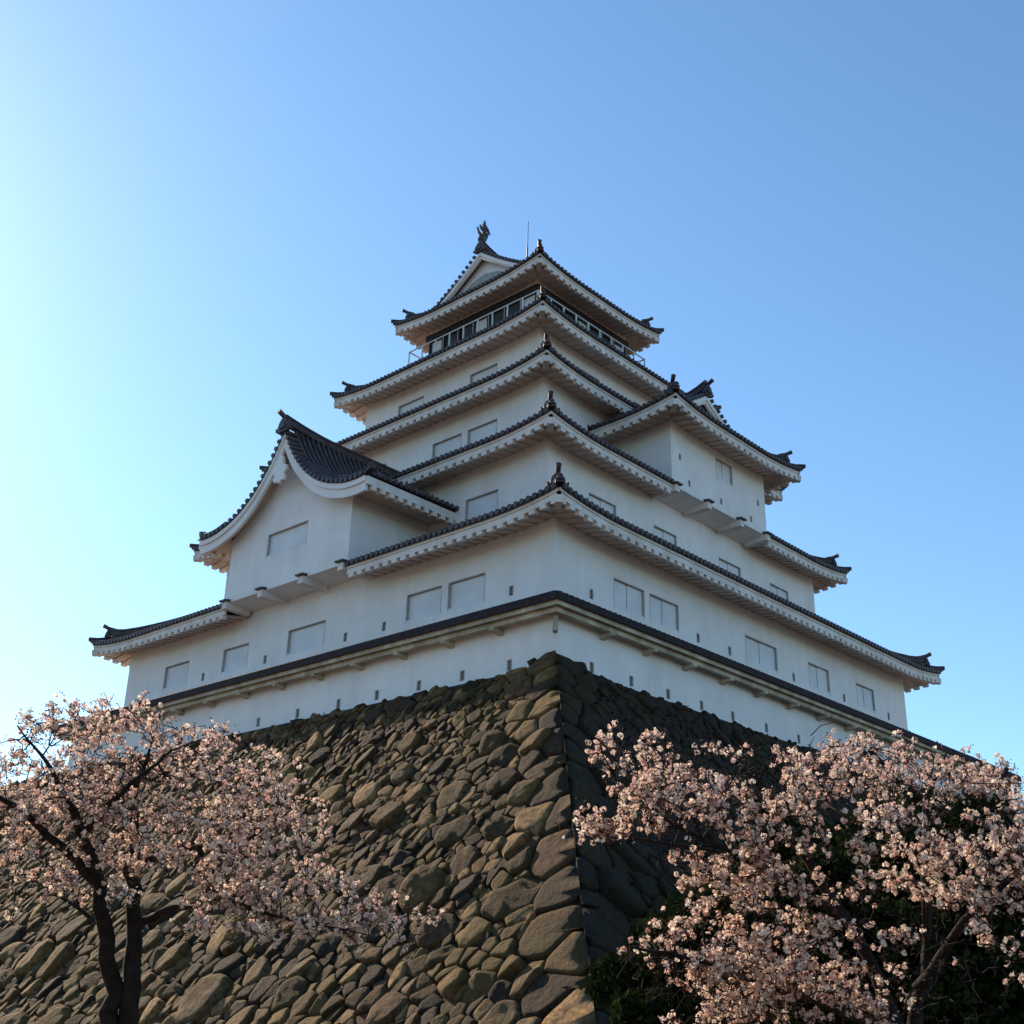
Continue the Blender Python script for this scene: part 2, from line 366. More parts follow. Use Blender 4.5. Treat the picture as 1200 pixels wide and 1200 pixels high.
def corner_bits(sx, sy, X, Y, ze, depth, zsurf, rb, cb, fin, low=None, cx=CX, cy=CY):
    """hip ridge, corner beam and finial at the corner (cx+sx*X, cy+sy*Y)"""
    dg = Vector((sx, sy, 0)); c = Vector((cx + sx * X, cy + sy * Y, 0)); n = 8
    def p(t, dz=0): return c - dg * t + Vector((0, 0, ze + ZF + .08 + zsurf(max(t, 0)) + .28 * max(0, 1 - max(t, 0) / 3.2) ** 2 + dz))
    # lower course to the very tip, upper course set back with an upturned end
    low.sweep([p(-.13 + (depth + .13) * i / n) for i in range(n + 1)], .26, .20)
    q = [p(.42 + (depth - .42) * i / n, .15) for i in range(n + 1)]; q[0] += Vector((0, 0, .12)); q[1] += Vector((0, 0, .02))
    rb.sweep(q, .24, .30)
    onigawara(fin, p(.40, .08), dg, .85)
    fin.tube([p(-.2, .16), p(.1, .12)], .1, 8, True, True)
    # corner beam and blunt fascia end
    a = c + dg * .02 + Vector((0, 0, ze + .28 + .10)); b = c - dg * .55 + Vector((0, 0, ze + .46))
    cb.beam(a, b, .24, .24)

def roof_ring(i):
    hx, hy = HR[i], HR[i] + DL; ze = ZE[i] - .14
    inner = HW[i + 1]; depth = hx - inner + .02
    if i == 3: depth = hx - 4.2
    rise = depth * .50
    zs = lambda t: rise * (.78 * (t / depth) + .22 * (t / depth) ** 2) if t > 0 else .42 * t
    runs = []; bed = MB(); crn = []
    for k, sd in enumerate(SIDES):
        L, D = (hx, hy) if k % 2 == 0 else (hy, hx); g = GAPS.get((i, k))
        for ur in ([(-L, g[0]), (g[1], L)] if g else [(-L, L)]):
            q = [MB() for _ in range(5)]
            eave_side(sd, L, D, ze, depth, zs, (q[0], bed, q[1], q[2], q[3], q[4]), u_range=ur); runs.append(q)
    for sx in (-1, 1):
        for sy in (-1, 1):
            q = [MB() for _ in range(4)]; corner_bits(sx, sy, hx, hy, ze, depth, zs, q[0], q[1], q[2], low=q[3]); crn.append(q)
    ro = bed.build('roof', TILE2, keep)
    build_runs(runs, crn, ro)
    return ro
def build_runs(runs, crn, ro):
    for q in runs:
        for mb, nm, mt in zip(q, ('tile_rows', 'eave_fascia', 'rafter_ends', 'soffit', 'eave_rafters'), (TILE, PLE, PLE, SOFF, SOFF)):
            if mb.v: mb.build(nm, mt, ro)
    for q in crn:
        q[0].v and q[0].build('hip_ridge', TILE, ro); q[1].build('corner_beam', PLE, ro); q[2].build('ridge_end_tile', TILE, ro); q[3].build('lower_hip_course', TILE, ro)
for i in range(4): roof_ring(i)

# blocks (capped beam ends) under the two dormers
def beam_ends(sd, D, z, us, parent):
    for u in us:
        mb = MB(); c = MB()
        mb.hexa([sd.P(u - .14, D + .16, z - .26), sd.P(u + .14, D + .16, z - .26), sd.P(u + .14, D - 1.0, z - .26), sd.P(u - .14, D - 1.0, z - .26),
                 sd.P(u - .14, D + .16, z + .02), sd.P(u + .14, D + .16, z + .02), sd.P(u + .14, D - 1.0, z + .02), sd.P(u - .14, D - 1.0, z + .02)])
        o = mb.build('beam_end', PLE, parent)
        c.hexa([sd.P(u - .2, D + .28, z + .03), sd.P(u + .2, D + .28, z + .03), sd.P(u + .2, D + .003, z + .03), sd.P(u - .2, D + .003, z + .03),
                sd.P(u - .2, D + .28, z + .09), sd.P(u + .2, D + .28, z + .09), sd.P(u + .2, D + .003, z + .13), sd.P(u - .2, D + .003, z + .13)])
        c.build('beam_cap', TILE, parent)

# ------------------------------------------------------------------ gable profile helpers
def interp(tab, x):
    x = abs(x)
    for (a, za), (b, zb) in zip(tab, tab[1:]):
        if x <= b:
            t = (x - a) / (b - a); return za + (zb - za) * t
    (a, za), (b, zb) = tab[-2:]; return za + (zb - za) * (x - a) / (b - a)
def smooth_tab(tab, n=40):
    xs = np.linspace(0, tab[-1][0], n); ys = np.array([interp(tab, x) for x in xs])
    for _ in range(4):
        y2 = ys.copy(); y2[1:-1] = (ys[:-2] + 2 * ys[1:-1] + ys[2:]) / 4; ys = y2
    return list(zip(xs.tolist(), ys.tolist()))
def verge(sd, prof, a, umax, parent_parts, cu, tile_n=.27, bw=.54, two=True):
    """row of outward verge tiles, bargeboard along a gable; a = outward distance of its face"""
    tb, bb = parent_parts
    # arc length sampling
    for s in (-1, 1):
        u = .12; acc = 0; step = .03; last = prof_z = None
        pts = []
        while u < umax:
            du = step; dz = interp(prof, u + du) - interp(prof, u); acc += math.hypot(du, dz)
            if acc >= tile_n or not pts:
                acc = 0; pts.append(u)
            u += du
        for u in pts:
            z = interp(prof, u) + .06
            tb.tube([sd.P(cu + s * u, a + .14, z - .03), sd.P(cu + s * u, a - .35, z)], .095, 7, True, True)
        N = 26
        us = [umax * i / N for i in range(N + 1)]
        def band(z0, z1, r0, r1):
            for i in range(N):
                p, q = us[i], us[i + 1]
                A = lambda u, r, dz: sd.P(cu + s * u, r, interp(prof, u) + dz)
                bb.hexa([A(p, r0, z0(p)), A(q, r0, z0(q)), A(q, r1, z0(q)), A(p, r1, z0(p)), A(p, r0, z1(p)), A(q, r0, z1(q)), A(q, r1, z1(q)), A(p, r1, z1(p))])
        wdn = lambda u: bw * (1.35 - .35 * min(1, u / 1.2))
        band(lambda u: -.08 - wdn(u), lambda u: -.28, a, a - .12)
        band(lambda u: -.277, lambda u: -.06, a + .07, a - .12)

# ------------------------------------------------------------------ left dormer: curved gable facing the front side
sf = Side(0)
PA = smooth_tab([(0, 11.95), (.25, 11.45), (.5, 11.0), (.95, 10.36), (1.6, 9.66), (2.3, 9.14), (3.0, 8.80), (3.9, 8.55), (4.6, 8.50), (5.2, 8.56)])
yw = CY - .85; ya = CY - .25          # wall plane and verge plane as distance r from the centre
back = HW[1] + DL
dm = MB(); u0, u1 = GAPS[(0, 0)]; zb = 5.68
wh = (-15.39 - CX, -12.94 - CX, 7.02, 8.0)
wall_face(dm, sf, yw, u0, u1, zb, 8.3, [wh])
# upper gable field following the roof
N = 24
for i in range(N):
    a = u0 + (u1 - u0) * i / N; b = u0 + (u1 - u0) * (i + 1) / N
    dm.quad(sf.P(a, yw, 8.3), sf.P(b, yw, 8.3), sf.P(b, yw, interp(PA, b) - .1), sf.P(a, yw, interp(PA, a) - .1))
for u in (u0, u1): dm.quad(sf.P(u, yw, zb), sf.P(u, back - .1, zb), sf.P(u, back - .1, interp(PA, u) - .15), sf.P(u, yw, interp(PA, u) - .15))
dm.quad(sf.P(u0, yw, zb), sf.P(u1, yw, zb), sf.P(u1, back - .1, zb - .25), sf.P(u0, back - .1, zb - .25))
dw = dm.build('dormer_wall', PL, keep)
window(sf, yw, wh, dw)
beam_ends(sf, yw, zb - .02, [u0 + .15, u0 + 2.45, u1 - 2.45, u1 - .2], dw)
bed, bb, hb, sfm, fin, vt = MB(), MB(), MB(), MB(), MB(), MB(); sidesets = []
UE = 5.15
deep = back - 3.3     # behind the second roof, over the narrow ridge part
nr = int((ya - (back - .2)) / .262)
rows = [ya - .45 - i * .262 for i in range(int((ya - .45 - deep) / .262))]
for s in (-1, 1):
    tb, fa, ra, horn = MB(), MB(), MB(), MB(); sidesets.append((tb, fa, ra, horn))
    for r in rows:
        um = UE if r > back - .1 else 1.75
        pts = [sf.P(s * (um + (.12 if um == UE else 0)) * (1 - j / 14) , r, interp(PA, um * (1 - j / 14)) + .07) for j in range(15)]
        tb.tube(pts, .082, 7)
        if um == UE: tb.tube([pts[0] + sf.U * s * .015, pts[0] - sf.U * s * .05], .1, 8, True, True)
    K = 30
    for j in range(K):
        a, b = UE * j / K, UE * (j + 1) / K
        rb_ = back - .1 if a > 1.7 else deep
        za, zb2 = interp(PA, a), interp(PA, b)
        bed.quad(sf.P(s * a, ya + .1, za), sf.P(s * b, ya + .1, zb2), sf.P(s * b, rb_, zb2), sf.P(s * a, rb_, za))
        bed.quad(sf.P(s * a, ya + .1, za - .07), sf.P(s * b, ya + .1, zb2 - .07), sf.P(s * b, ya + .1, zb2), sf.P(s * a, ya + .1, za))
        sfm.quad(sf.P(s * a, ya - .1, za - .12), sf.P(s * b, ya - .1, zb2 - .12), sf.P(s * b, rb_, zb2 - .12), sf.P(s * a, rb_, za - .12))
    # side eaves of the dormer (fascia and rafters running back to the keep)
    zt = interp(PA, UE)
    D = UE; sds = Side(1 if s > 0 else 3)
    def Q(r, d, z): return sf.P(s * d, r, z)      # r along depth, d outward
    fa.hexa([Q(ya, D, zt - .40), Q(back, D, zt - .40), Q(back, D - .1, zt - .40), Q(ya, D - .1, zt - .40), Q(ya, D, zt - .09), Q(back, D, zt - .09), Q(back, D - .1, zt - .09), Q(ya, D - .1, zt - .09)])
    sfm.quad(Q(ya - .1, D - .1, zt - .33), Q(back, D - .1, zt - .33), Q(back, 3.6, zt - .2), Q(ya - .1, 3.6, zt - .2))
    r = ya - .25
    while r > back + .1:
        fa.hexa([Q(r, D - .004, zt - .56), Q(r - .22, D - .004, zt - .56), Q(r - .22, D - .3, zt - .52), Q(r, D - .3, zt - .52), Q(r, D - .004, zt - .39), Q(r - .22, D - .004, zt - .39), Q(r - .22, D - .3, zt - .30), Q(r, D - .3, zt - .30)])
        r -= .43
    # corner horn
    horn.sweep([sf.P(s * (UE + .1 - .25 * j), ya - .12, interp(PA, UE - .25 * j) + .04 + (.16 if j == 0 else 0.04 if j == 1 else 0)) for j in range(8)], .26, .26)
verge(sf, PA, ya, 5.05, (vt, bb), 0)
rp = [(ya + .1 - .5 * i) for i in range(int((ya - deep) / .5) + 1)]
hb.sweep([sf.P(0, r, 11.86 + .30 * max(0, 1 - i / 6) ** 2) for i, r in enumerate(rp)], .30, .42)
onigawara(fin, sf.P(0, ya + .12, 11.85), sf.N, 1.0)
# hanging gable ornament
pend = MB(); pp = [(0, -.62), (.09, -.5), (.24, -.52), (.3, -.36), (.2, -.26), (.34, -.14), (.3, .04), (.14, .1), (.1, .4), (0, .5)]
poly = pp + [(-x, y) for x, y in reversed(pp[1:-1])]
pend.prism([(x * 1.25, y * 1.1) for x, y in poly], sf.P(0, ya + .01, 10.25), sf.U, (0, 0, 1), sf.N, .12)
dr = bed.build('dormer_roof', TILE2, keep)
for tb, fa, ra, horn in sidesets:
    tb.build('tile_rows', TILE, dr); fa.build('eave_fascia', PLE, dr); horn.build('corner_tiles', TILE, dr)
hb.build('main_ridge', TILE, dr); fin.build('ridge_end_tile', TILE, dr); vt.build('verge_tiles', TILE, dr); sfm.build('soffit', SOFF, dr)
bb.build('bargeboard', PL, dr); pend.build('gable_pendant', PL, dr)

# ------------------------------------------------------------------ hip-and-gable roof builder (right dormer and top storey)
def irimoya(name, sd, cu, cr, half, A, ze, prof, ag, ends=(1,), back=None, wallr=None, tympan=PL, ridge_h=.45, shachi=False):
    """sd: side the gable faces, cu: u of ridge, A: outward distance of the front eave, half: half width; prof(d)->height above eave bed by distance from side eave"""
    bed = MB(); fins, runs, crn, desc, barg, tyms = [], [], [], [], [], []
    def newrun():
        q = [MB() for _ in range(5)]; runs.append(q); return (q[0], bed, q[1], q[2], q[3], q[4])
    out = {}
    zs = lambda t: prof(t) if t > 0 else .42 * t
    for e in ends:
        s1 = sd if e == 1 else Side((sd.k + 2) % 4)
        cu1 = cu if e == 1 else -cu
        Ae = A if e == 1 else back
        shift = Side(s1.k, CX + s1.U.x * cu1, CY + s1.U.y * cu1)
        eave_side(shift, half, Ae, ze, ag, zs, newrun())
        # side eaves
    lo = -(back) if len(ends) == 2 else back    # r of rear end
    for s in (-1, 1):
        k2 = (sd.k + (1 if s > 0 else 3)) % 4; sq = Side(k2)
        # in side sq: its u axis runs along +-sd.N ; its r axis along s*sd.U
        sign = 1 if sq.U.dot(sd.N) > 0 else -1
        mid = (A + lo) / 2 if len(ends) == 2 else None
        if len(ends) == 2:
            Lh = (A - lo) / 2; c = (A + lo) / 2
            sh = Side(k2, CX + sd.U.x * cu + sd.N.x * c, CY + sd.U.y * cu + sd.N.y * c)
            def dfn(u): q = Lh - abs(u); return q if q < ag - .01 else half
            eave_side(sh, Lh, half, ze, half, zs, newrun(), depth_fn=dfn)
        else:
            Lh = A - lo
            sh = Side(k2, CX + sd.U.x * cu + sd.N.x * (A - Lh), CY + sd.U.y * cu + sd.N.y * (A - Lh))   # u from 0 (rear) to Lh (front)
            def dfn(u):
                q = Lh - abs(u); return q if q < ag - .01 else half
            ur = (0, Lh) if sign > 0 else (-Lh, 0)
            eave_side(sh, Lh, half, ze, half, zs, newrun(), depth_fn=dfn, u_range=ur)
    pr = [(x, ze + ZF + .05 + zs(half - x)) for x in np.linspace(0, half, 40).tolist()]
    for e in ends:
        s1 = sd if e == 1 else Side((sd.k + 2) % 4); cu1 = cu if e == 1 else -cu; Ae = A if e == 1 else back
        g = Ae - ag; ub = half - ag * .62; wallr_ = g - .32
        vt, bb, tym = MB(), MB(), MB(); barg.append((vt, bb)); tyms.append(tym)
        verge(s1, [(a, b + .05) for a, b in pr], g + .05, ub, (vt, bb), cu1, bw=.26)
        zb = ze + ZF + zs(ag) - .25
        M_ = 16
        for i in range(M_):
            a = -ub + 2 * ub * i / M_; b = -ub + 2 * ub * (i + 1) / M_
            tym.quad(s1.P(cu1 + a, wallr_, zb), s1.P(cu1 + b, wallr_, zb), s1.P(cu1 + b, wallr_, max(zb, interp(pr, b) - .05)), s1.P(cu1 + a, wallr_, max(zb, interp(pr, a) - .05)))
        for s in (-1, 1):
            q = [MB() for _ in range(4)]; crn.append(q); corner_bits((s1.U * s + s1.N).x, (s1.U * s + s1.N).y, 0, 0, ze, ag, zs, q[0], q[1], q[2], low=q[3], cx=s1.P(cu1 + s * half, Ae, 0).x, cy=s1.P(cu1 + s * half, Ae, 0).y)
            # descending ridge beside the gable
            q = [s1.P(cu1 + s * (half - ag * .8 - (half - ag * .8) * j / 8), g - .42, ze + ZF + .1 + zs(ag * .8 + (half - ag * .8) * j / 8) + (.14 if j == 0 else 0)) for j in range(9)]
            d_ = MB(); d_.sweep(q, .24, .3); desc.append(d_)
        f = MB(); onigawara(f, s1.P(cu1, g + .17, ze + ZF + zs(half) + .05), s1.N, .85, knob=not shachi); fins.append(f)
        # tympanum trim
        if shachi:
            poly = [(-ub * .80, zb + .2), (ub * .80, zb + .2), (ub * .45, zb + .95), (ub * .2, zb + 1.5), (0, zb + 1.7), (-ub * .2, zb + 1.5), (-ub * .45, zb + .95)]
            gb = MB(); gb.prism([(x, z) for x, z in poly], s1.P(cu1, wallr_ + .003, 0), s1.U, (0, 0, 1), s1.N, .05); out.setdefault('gb', []).append(gb)
    r0 = A - ag + .12; r1 = (-(back - ag + .12)) if len(ends) == 2 else lo
    n = 14; zt = ze + ZF + zs(half)
    pts = []
    for i in range(n + 1):
        t = i / n; r = r0 + (r1 - r0) * t
        sag = .35 * max(0, 1 - t / .28) ** 2 + (.35 * max(0, (t - .72) / .28) ** 2 if len(ends) == 2 else 0)
        pts.append(sd.P(cu, r, zt + sag))
    hb = MB(); hb.sweep(pts, .34, ridge_h)
    ro = bed.build(name, TILE2, keep)
    build_runs(runs, crn, ro); hb.build('main_ridge', TILE, ro)
    for d_ in desc: d_.build('descending_ridge', TILE, ro)
    for vt, bb in barg: vt.build('verge_tiles', TILE, ro); bb.build('bargeboard', PL, ro)
    for tym in tyms: tym.build('gable_wall', tympan, ro)
    for f in fins: f.build('ridge_end_tile', TILE, ro)
    for gb in out.get('gb', []): gb.build('gable_panel', GREYP, ro)
    return ro, zt

# right dormer
sr = Side(1)
gu0, gu1 = GAPS[(1, 1)]; xw = -3.29 - CX; zb = 10.18
dm = MB(); bk = HW[2] - .1
wins = (14.0 - CY, 15.25 - CY, 11.6, 12.55)
lps = [(11.43, 11.6), (12.03, 10.66), (14.3, 10.64), (17.21, 11.55), (16.57, 10.6)]
hol = [(y - CY - .08, y - CY + .08, z - .14, z + .14) for y, z in lps]
wall_face(dm, sr, xw, gu0, gu1, zb, 13.25, [wins] + hol)
for u in (gu0, gu1): dm.quad(sr.P(u, xw, zb), sr.P(u, bk, zb), sr.P(u, bk, 13.25), sr.P(u, xw, 13.25))
dm.quad(sr.P(gu0, xw, zb), sr.P(gu1, xw, zb), sr.P(gu1, HW[1] - .1, zb - .2), sr.P(gu0, HW[1] - .1, zb - .2))
dm.quad(sr.P(gu0, HW[1] - .1, zb - .2), sr.P(gu1, HW[1] - .1, zb - .2), sr.P(gu1, bk, zb - .2), sr.P(gu0, bk, zb - .2))
dw = dm.build('dormer_wall', PL, keep)
window(sr, xw, wins, dw, slats=2, depth=.1)
for h in hol: loophole(sr, xw, (h[0] + h[1]) / 2, h[2], h[3], dw, w=.16)
beam_ends(sr, xw, zb - .02, [gu0 + .15, gu0 + 2.35, gu1 - 2.2, gu1 - .15], dw)
profB = lambda d: 2.6 * (.82 * (d / 4.66) + .18 * (d / 4.66) ** 2)
irimoya('dormer_roof', sr, 14.24 - CY, None, 4.66, -2.14 - CX, 12.55, profB, 1.7, ends=(1,), back=HW[3] - .6)

# top storey
profT = lambda d: 3.0 * (.70 * (d / 4.80) + .30 * (d / 4.80) ** 2)
hy5 = HR[4] + DL
ro, zt = irimoya('top_roof', sf, 0.0, None, HR[4], hy5 + .0, ZE[4] - .14, profT, 1.05, ends=(1, -1), back=hy5, ridge_h=.42, shachi=True)
def shachihoko(sd, r, z):
    mb = MB(); O = sd.P(0, r, z); X = -sd.N; Z = Vector((0, 0, 1))   # head outward, body curving up with tail
    path = [(-.22, .10), (-.12, .22), (0, .38), (.06, .62), (.03, .88), (-.02, 1.1), (.02, 1.3)]
    mb.tube([O + X * a + Z * b for a, b in path], .2, 9, True, True, radii=[.2, .27, .25, .19, .14, .09, .03])
    for poly in ([(.0, 1.05), (.12, 1.3), (.04, 1.62), (-.08, 1.3)], [(.0, 1.1), (.3, 1.02), (.5, .84), (.36, 1.14), (.12, 1.32)], [(-.0, 1.0), (-.2, 1.04), (-.34, 1.12), (-.26, .92), (-.1, .82)],
                 [(-.1, .5), (-.36, .62), (-.55, .86), (-.42, .54), (-.16, .32)], [(.12, .4), (.3, .5), (.34, .7), (.16, .66)]):
        mb.prism(poly, O - sd.U * .06, X, Z, sd.U, .12)
    for s in (-1, 1): mb.prism([(.0, .3), (.28, .42), (.4, .62), (.1, .5)], O, sd.U * s, Z, X, .05)
    mb.v = [tuple(O + (Vector(v) - O) * .86) for v in mb.v]
    return mb
for s1 in (Side(0), Side(2)):
    shachihoko(s1, hy5 - 1.05 - .1, zt + .66).build('roof_fish_ornament', BRONZE, keep)
m = MB(); b = sf.P(0, .15, zt + .3); m.tube([b, b + Vector((0, 0, 3.5))], .03, 5, True, True); m.tube([b, b + Vector((0, 0, 1.9))], .045, 5, True, True)
m.build('lightning_rod', RAILD, keep)

# top storey walls, windows, lintel, deck and railing
hx, hy = HW[4], HW[4] + DL
wm = MB()
for k, sd in enumerate(SIDES):
    L, D = (hx, hy) if k % 2 == 0 else (hy, hx)
    nb = 7; bw = 2 * L / nb
    hol = [(-L + bw * j + .03, -L + bw * (j + 1) - .03, 20.75, 22.12) for j in range(nb)]
    wall_face(wm, sd, D, -L, L, 19.4, 22.9, hol)
wo = wm.build('storey_wall', PL, keep)
for k, sd in enumerate(SIDES):
    L, D = (hx, hy) if k % 2 == 0 else (hy, hx)
    nb = 7; bw = 2 * L / nb
    for j in range(nb):
        a, b = -L + bw * j + .03, -L + bw * (j + 1) - .03
        f = MB()
        for (p, q, c, d) in ((a, a + .06, 20.75, 22.12), (b - .06, b, 20.75, 22.12), (a + .06, b - .06, 22.06, 22.12)):
            f.hexa([sd.P(p, D + .02, c), sd.P(q, D + .02, c), sd.P(q, D - .15, c), sd.P(p, D - .15, c), sd.P(p, D + .02, d), sd.P(q, D + .02, d), sd.P(q, D - .15, d), sd.P(p, D - .15, d)])
        fo = f.build('window', DWOOD, wo)
        g = MB(); g.quad(sd.P(a, D - .1, 20.75), sd.P(b, D - .1, 20.75), sd.P(b, D - .1, 22.1), sd.P(a, D - .1, 22.1))
        g.build('glass' if j % 3 else 'shutter', GLASS if (j % 3) else SHUT, fo)  # every third pane is a pale panel that paints in a glass reflection
    lt = MB()
    e = .12 if k % 2 == 0 else -.005 
    lt.hexa([sd.P(-L - e, D + .12, 22.14), sd.P(L + e, D + .12, 22.14), sd.P(L + e, D + .004, 22.14), sd.P(-L - e, D + .004, 22.14),
             sd.P(-L - e, D + .12, 22.44), sd.P(L + e, D + .12, 22.44), sd.P(L + e, D + .004, 22.44), sd.P(-L - e, D + .004, 22.44)])
    lt.build('lintel', DWOOD, wo)
HB = 4.28; ZD = 20.62
dk = MB(); dk.box(CX - HB - .12, CX + HB + .12, CY - HB - DL - .12, CY + HB + DL + .12, ZD - .22, ZD)
do = dk.build('balcony', DWOOD, keep)
sk = MB(); sk.box(CX - HB + .1, CX + HB - .1, CY - HB - DL + .1, CY + HB + DL - .1, ZD - 1.6, ZD - .223); sk.build('balcony_base', PLE, keep)
for k, sd in enumerate(SIDES):
    L, D = (HB, HB + DL) if k % 2 == 0 else (HB + DL, HB)
    r = MB(); n = 9; e = .03 if k % 2 == 0 else -.035
    for z, hh in ((ZD + .92, .045),):
        r.hexa([sd.P(-L - e, D + .03, z - hh), sd.P(L + e, D + .03, z - hh), sd.P(L + e, D - .03, z - hh), sd.P(-L - e, D - .03, z - hh),
                sd.P(-L - e, D + .03, z), sd.P(L + e, D + .03, z), sd.P(L + e, D - .03, z), sd.P(-L - e, D - .03, z)])
    ro = r.build('railing', RAIL, do)
    for j in range(n + 1):
        u = -L + 2 * L * j / n
        if k % 2 and j in (0, n): continue
        p = MB(); p.hexa([sd.P(u - .03, D + .026, ZD + .003), sd.P(u + .03, D + .026, ZD + .003), sd.P(u + .03, D - .026, ZD + .003), sd.P(u - .03, D - .026, ZD + .003),
                          sd.P(u - .03, D + .026, ZD + .88), sd.P(u + .03, D + .026, ZD + .88), sd.P(u + .03, D - .026, ZD + .88), sd.P(u - .03, D - .026, ZD + .88)])
        p.build('railing_post', RAIL, do)
    r = MB(); z = ZD + .16
    r.hexa([sd.P(-L - e, D + .045, z - .07), sd.P(L + e, D + .045, z - .07), sd.P(L + e, D + .03, z - .07), sd.P(-L - e, D + .03, z - .07),
            sd.P(-L - e, D + .045, z), sd.P(L + e, D + .045, z), sd.P(L + e, D + .03, z), sd.P(-L - e, D + .03, z)])
    r.build('bottom_rail', RAILD, do)

# ------------------------------------------------------------------ parapet wall along the edge of the stone base
pw = empty('parapet_wall', (PLX / 2, PRY / 2, G))
tag(pw, 'low white plaster wall with loopholes and dark tiled coping along the edge of the stone base', 'wall')
pcx, pcy = (PN + PLX) / 2, (PRY - PN) / 2; phx, phy = (PN - PLX) / 2, (PRY + PN) / 2
PS = [Side(k, pcx, pcy) for k in range(4)]
wm = MB(); th = .4; lo = {}
HP = {0: [-20.7, -18.75, -16.8, -14.9, -12.94, -10.79, -8.7, -6.85, -4.95, -3.11, -1.24], 1: [1.18, 3.03, 4.88, 6.67, 8.46, 10.51, 12.62, 14.6, 16.6, 18.6, 20.6, 22.6, 24.6, 26.6, 28.6]}
for k, sd in enumerate(PS):
    L, D = (phx, phy) if k % 2 == 0 else (phy, phx)
    hs = [(c - (pcx if k == 0 else pcy) - .1, c - (pcx if k == 0 else pcy) + .1, -.12, .2) for c in HP.get(k, [])]
    lo[k] = hs
    wall_face(wm, sd, D, -L, L, -.9, 1.25, hs)
    wm.quad(sd.P(-L + th, D - th, -.9), sd.P(L - th, D - th, -.9), sd.P(L - th, D - th, 1.25), sd.P(-L + th, D - th, 1.25))
wo = wm.build('plaster_wall', PL, pw)
for k, hs in lo.items():
    D = phy if k % 2 == 0 else phx
    for h in hs: loophole(PS[k], D, (h[0] + h[1]) / 2, h[2], h[3], wo)
cpm, cb_, cu_, bk_ = MB(), MB(), MB(), []
for k, sd in enumerate(PS):
    L, D = (phx, phy) if k % 2 == 0 else (phy, phx)
    o = .60
    e = L + o
    # coping slab with tile rows, cream board beneath
    z0 = 1.36
    cb_.hexa([sd.P(-e, D + o, z0 + .06), sd.P(e, D + o, z0 + .06), sd.P(L - th, D - th, z0 + .42), sd.P(-L + th, D - th, z0 + .42),
              sd.P(-e, D + o, z0 + .16), sd.P(e, D + o, z0 + .16), sd.P(L - th, D - th, z0 + .56), sd.P(-L + th, D - th, z0 + .56)])
    n = int(2 * e / .24)
    for i in range(n):
        u = -e + (i + .5) * 2 * e / n; dd = min(o + .35, e - abs(u) + .02)
        cpm.tube([sd.P(u, D + o + .03, z0 + .17), sd.P(u, D + o - dd, z0 + .17 + .38 * dd)], .085, 7)
    cpm.beam(sd.P(-e - .05, D + o + .06, z0 + .10), sd.P(e + .05, D + o + .06, z0 + .10), .05, .20)
    cpm.sweep([sd.P(-L - .05, D + .02, z0 + .33), sd.P(L + .05, D + .02, z0 + .33)], .26, .2)
    ou = [(o - .02, .05, -.12), (o - .12, -.125, -.24)]
    cu_.hexa([sd.P(-e + .02, D + o - .02, z0 - .12), sd.P(e - .02, D + o - .02, z0 - .12), sd.P(L + .003, D + .003, z0 - .06), sd.P(-L - .003, D + .003, z0 - .06),
              sd.P(-e + .02, D + o - .02, z0 + .055), sd.P(e - .02, D + o - .02, z0 + .055), sd.P(L + .003, D + .003, z0 + .2), sd.P(-L - .003, D + .003, z0 + .2)])
    cu_.hexa([sd.P(-L - .42, D + .42, z0 - .26), sd.P(L + .42, D + .42, z0 - .26), sd.P(L + .26, D + .26, z0 - .26), sd.P(-L - .26, D + .26, z0 - .26),
              sd.P(-L - .42, D + .42, z0 - .115), sd.P(L + .42, D + .42, z0 - .115), sd.P(L + .26, D + .26, z0 - .095), sd.P(-L - .26, D + .26, z0 - .095)])
    if k < 2:
        n = int(2 * L / 1.95)
        for i in range(1, n):
            u = -L + 2 * L * i / n; b = MB()
            b.hexa([sd.P(u - .09, D + .44, z0 - .34), sd.P(u + .09, D + .44, z0 - .34), sd.P(u + .09, D - .05, z0 - .42), sd.P(u - .09, D - .05, z0 - .42),
                    sd.P(u - .09, D + .46, z0 - .263), sd.P(u + .09, D + .46, z0 - .263), sd.P(u + .09, D - .05, z0 - .24), sd.P(u - .09, D - .05, z0 - .24)])
            bk_.append(b)
co = cb_.build('coping', TILE3, pw); cpm.build('tile_rows', TILE3, co); cu_.build('eave_boards', CREAM, co)
for b in bk_: b.build('eave_bracket', CREAM, pw)
cp = MB(); c = Vector((PN, -PN, 0)); cp.beam(c + Vector((.20, -.20, .90)), c + Vector((.02, -.02, .90)), .13, .5); cp.build('corner_bracket', CREAM, pw)

# ------------------------------------------------------------------ stone base: battered walls of fitted boulders
def sb(h):
    h = max(h, 0); return .16 + .62 * h + .011 * h * h
HMAX = 11.4
base = empty('stone_base', (pcx, pcy, 0)); tag(base, 'tall sloping castle foundation of mossy brown unhewn boulders', 'stone wall')
core = MB()
NH = 14
for k, sd in enumerate(PS):
    L, D = (phx, phy) if k % 2 == 0 else (phy, phx)
    for i in range(NH):
        a, b = .35 + (HMAX - .35) * i / NH, .35 + (HMAX - .35) * (i + 1) / NH; sa, s2 = sb(a) - .03, sb(b) - .03
        core.quad(sd.P(-L - s2, D + s2, -b), sd.P(L + s2, D + s2, -b), sd.P(L + sa, D + sa, -a), sd.P(-L - sa, D + sa, -a))
e = sb(.35) - .03
core.add([(PLX - e, -PN - e, -.35), (PN + e, -PN - e, -.35), (PN + e, PRY + e, -.35), (PLX - e, PRY + e, -.35)], [(0, 1, 2, 3)])
core.build('wall_core', GAP, base)

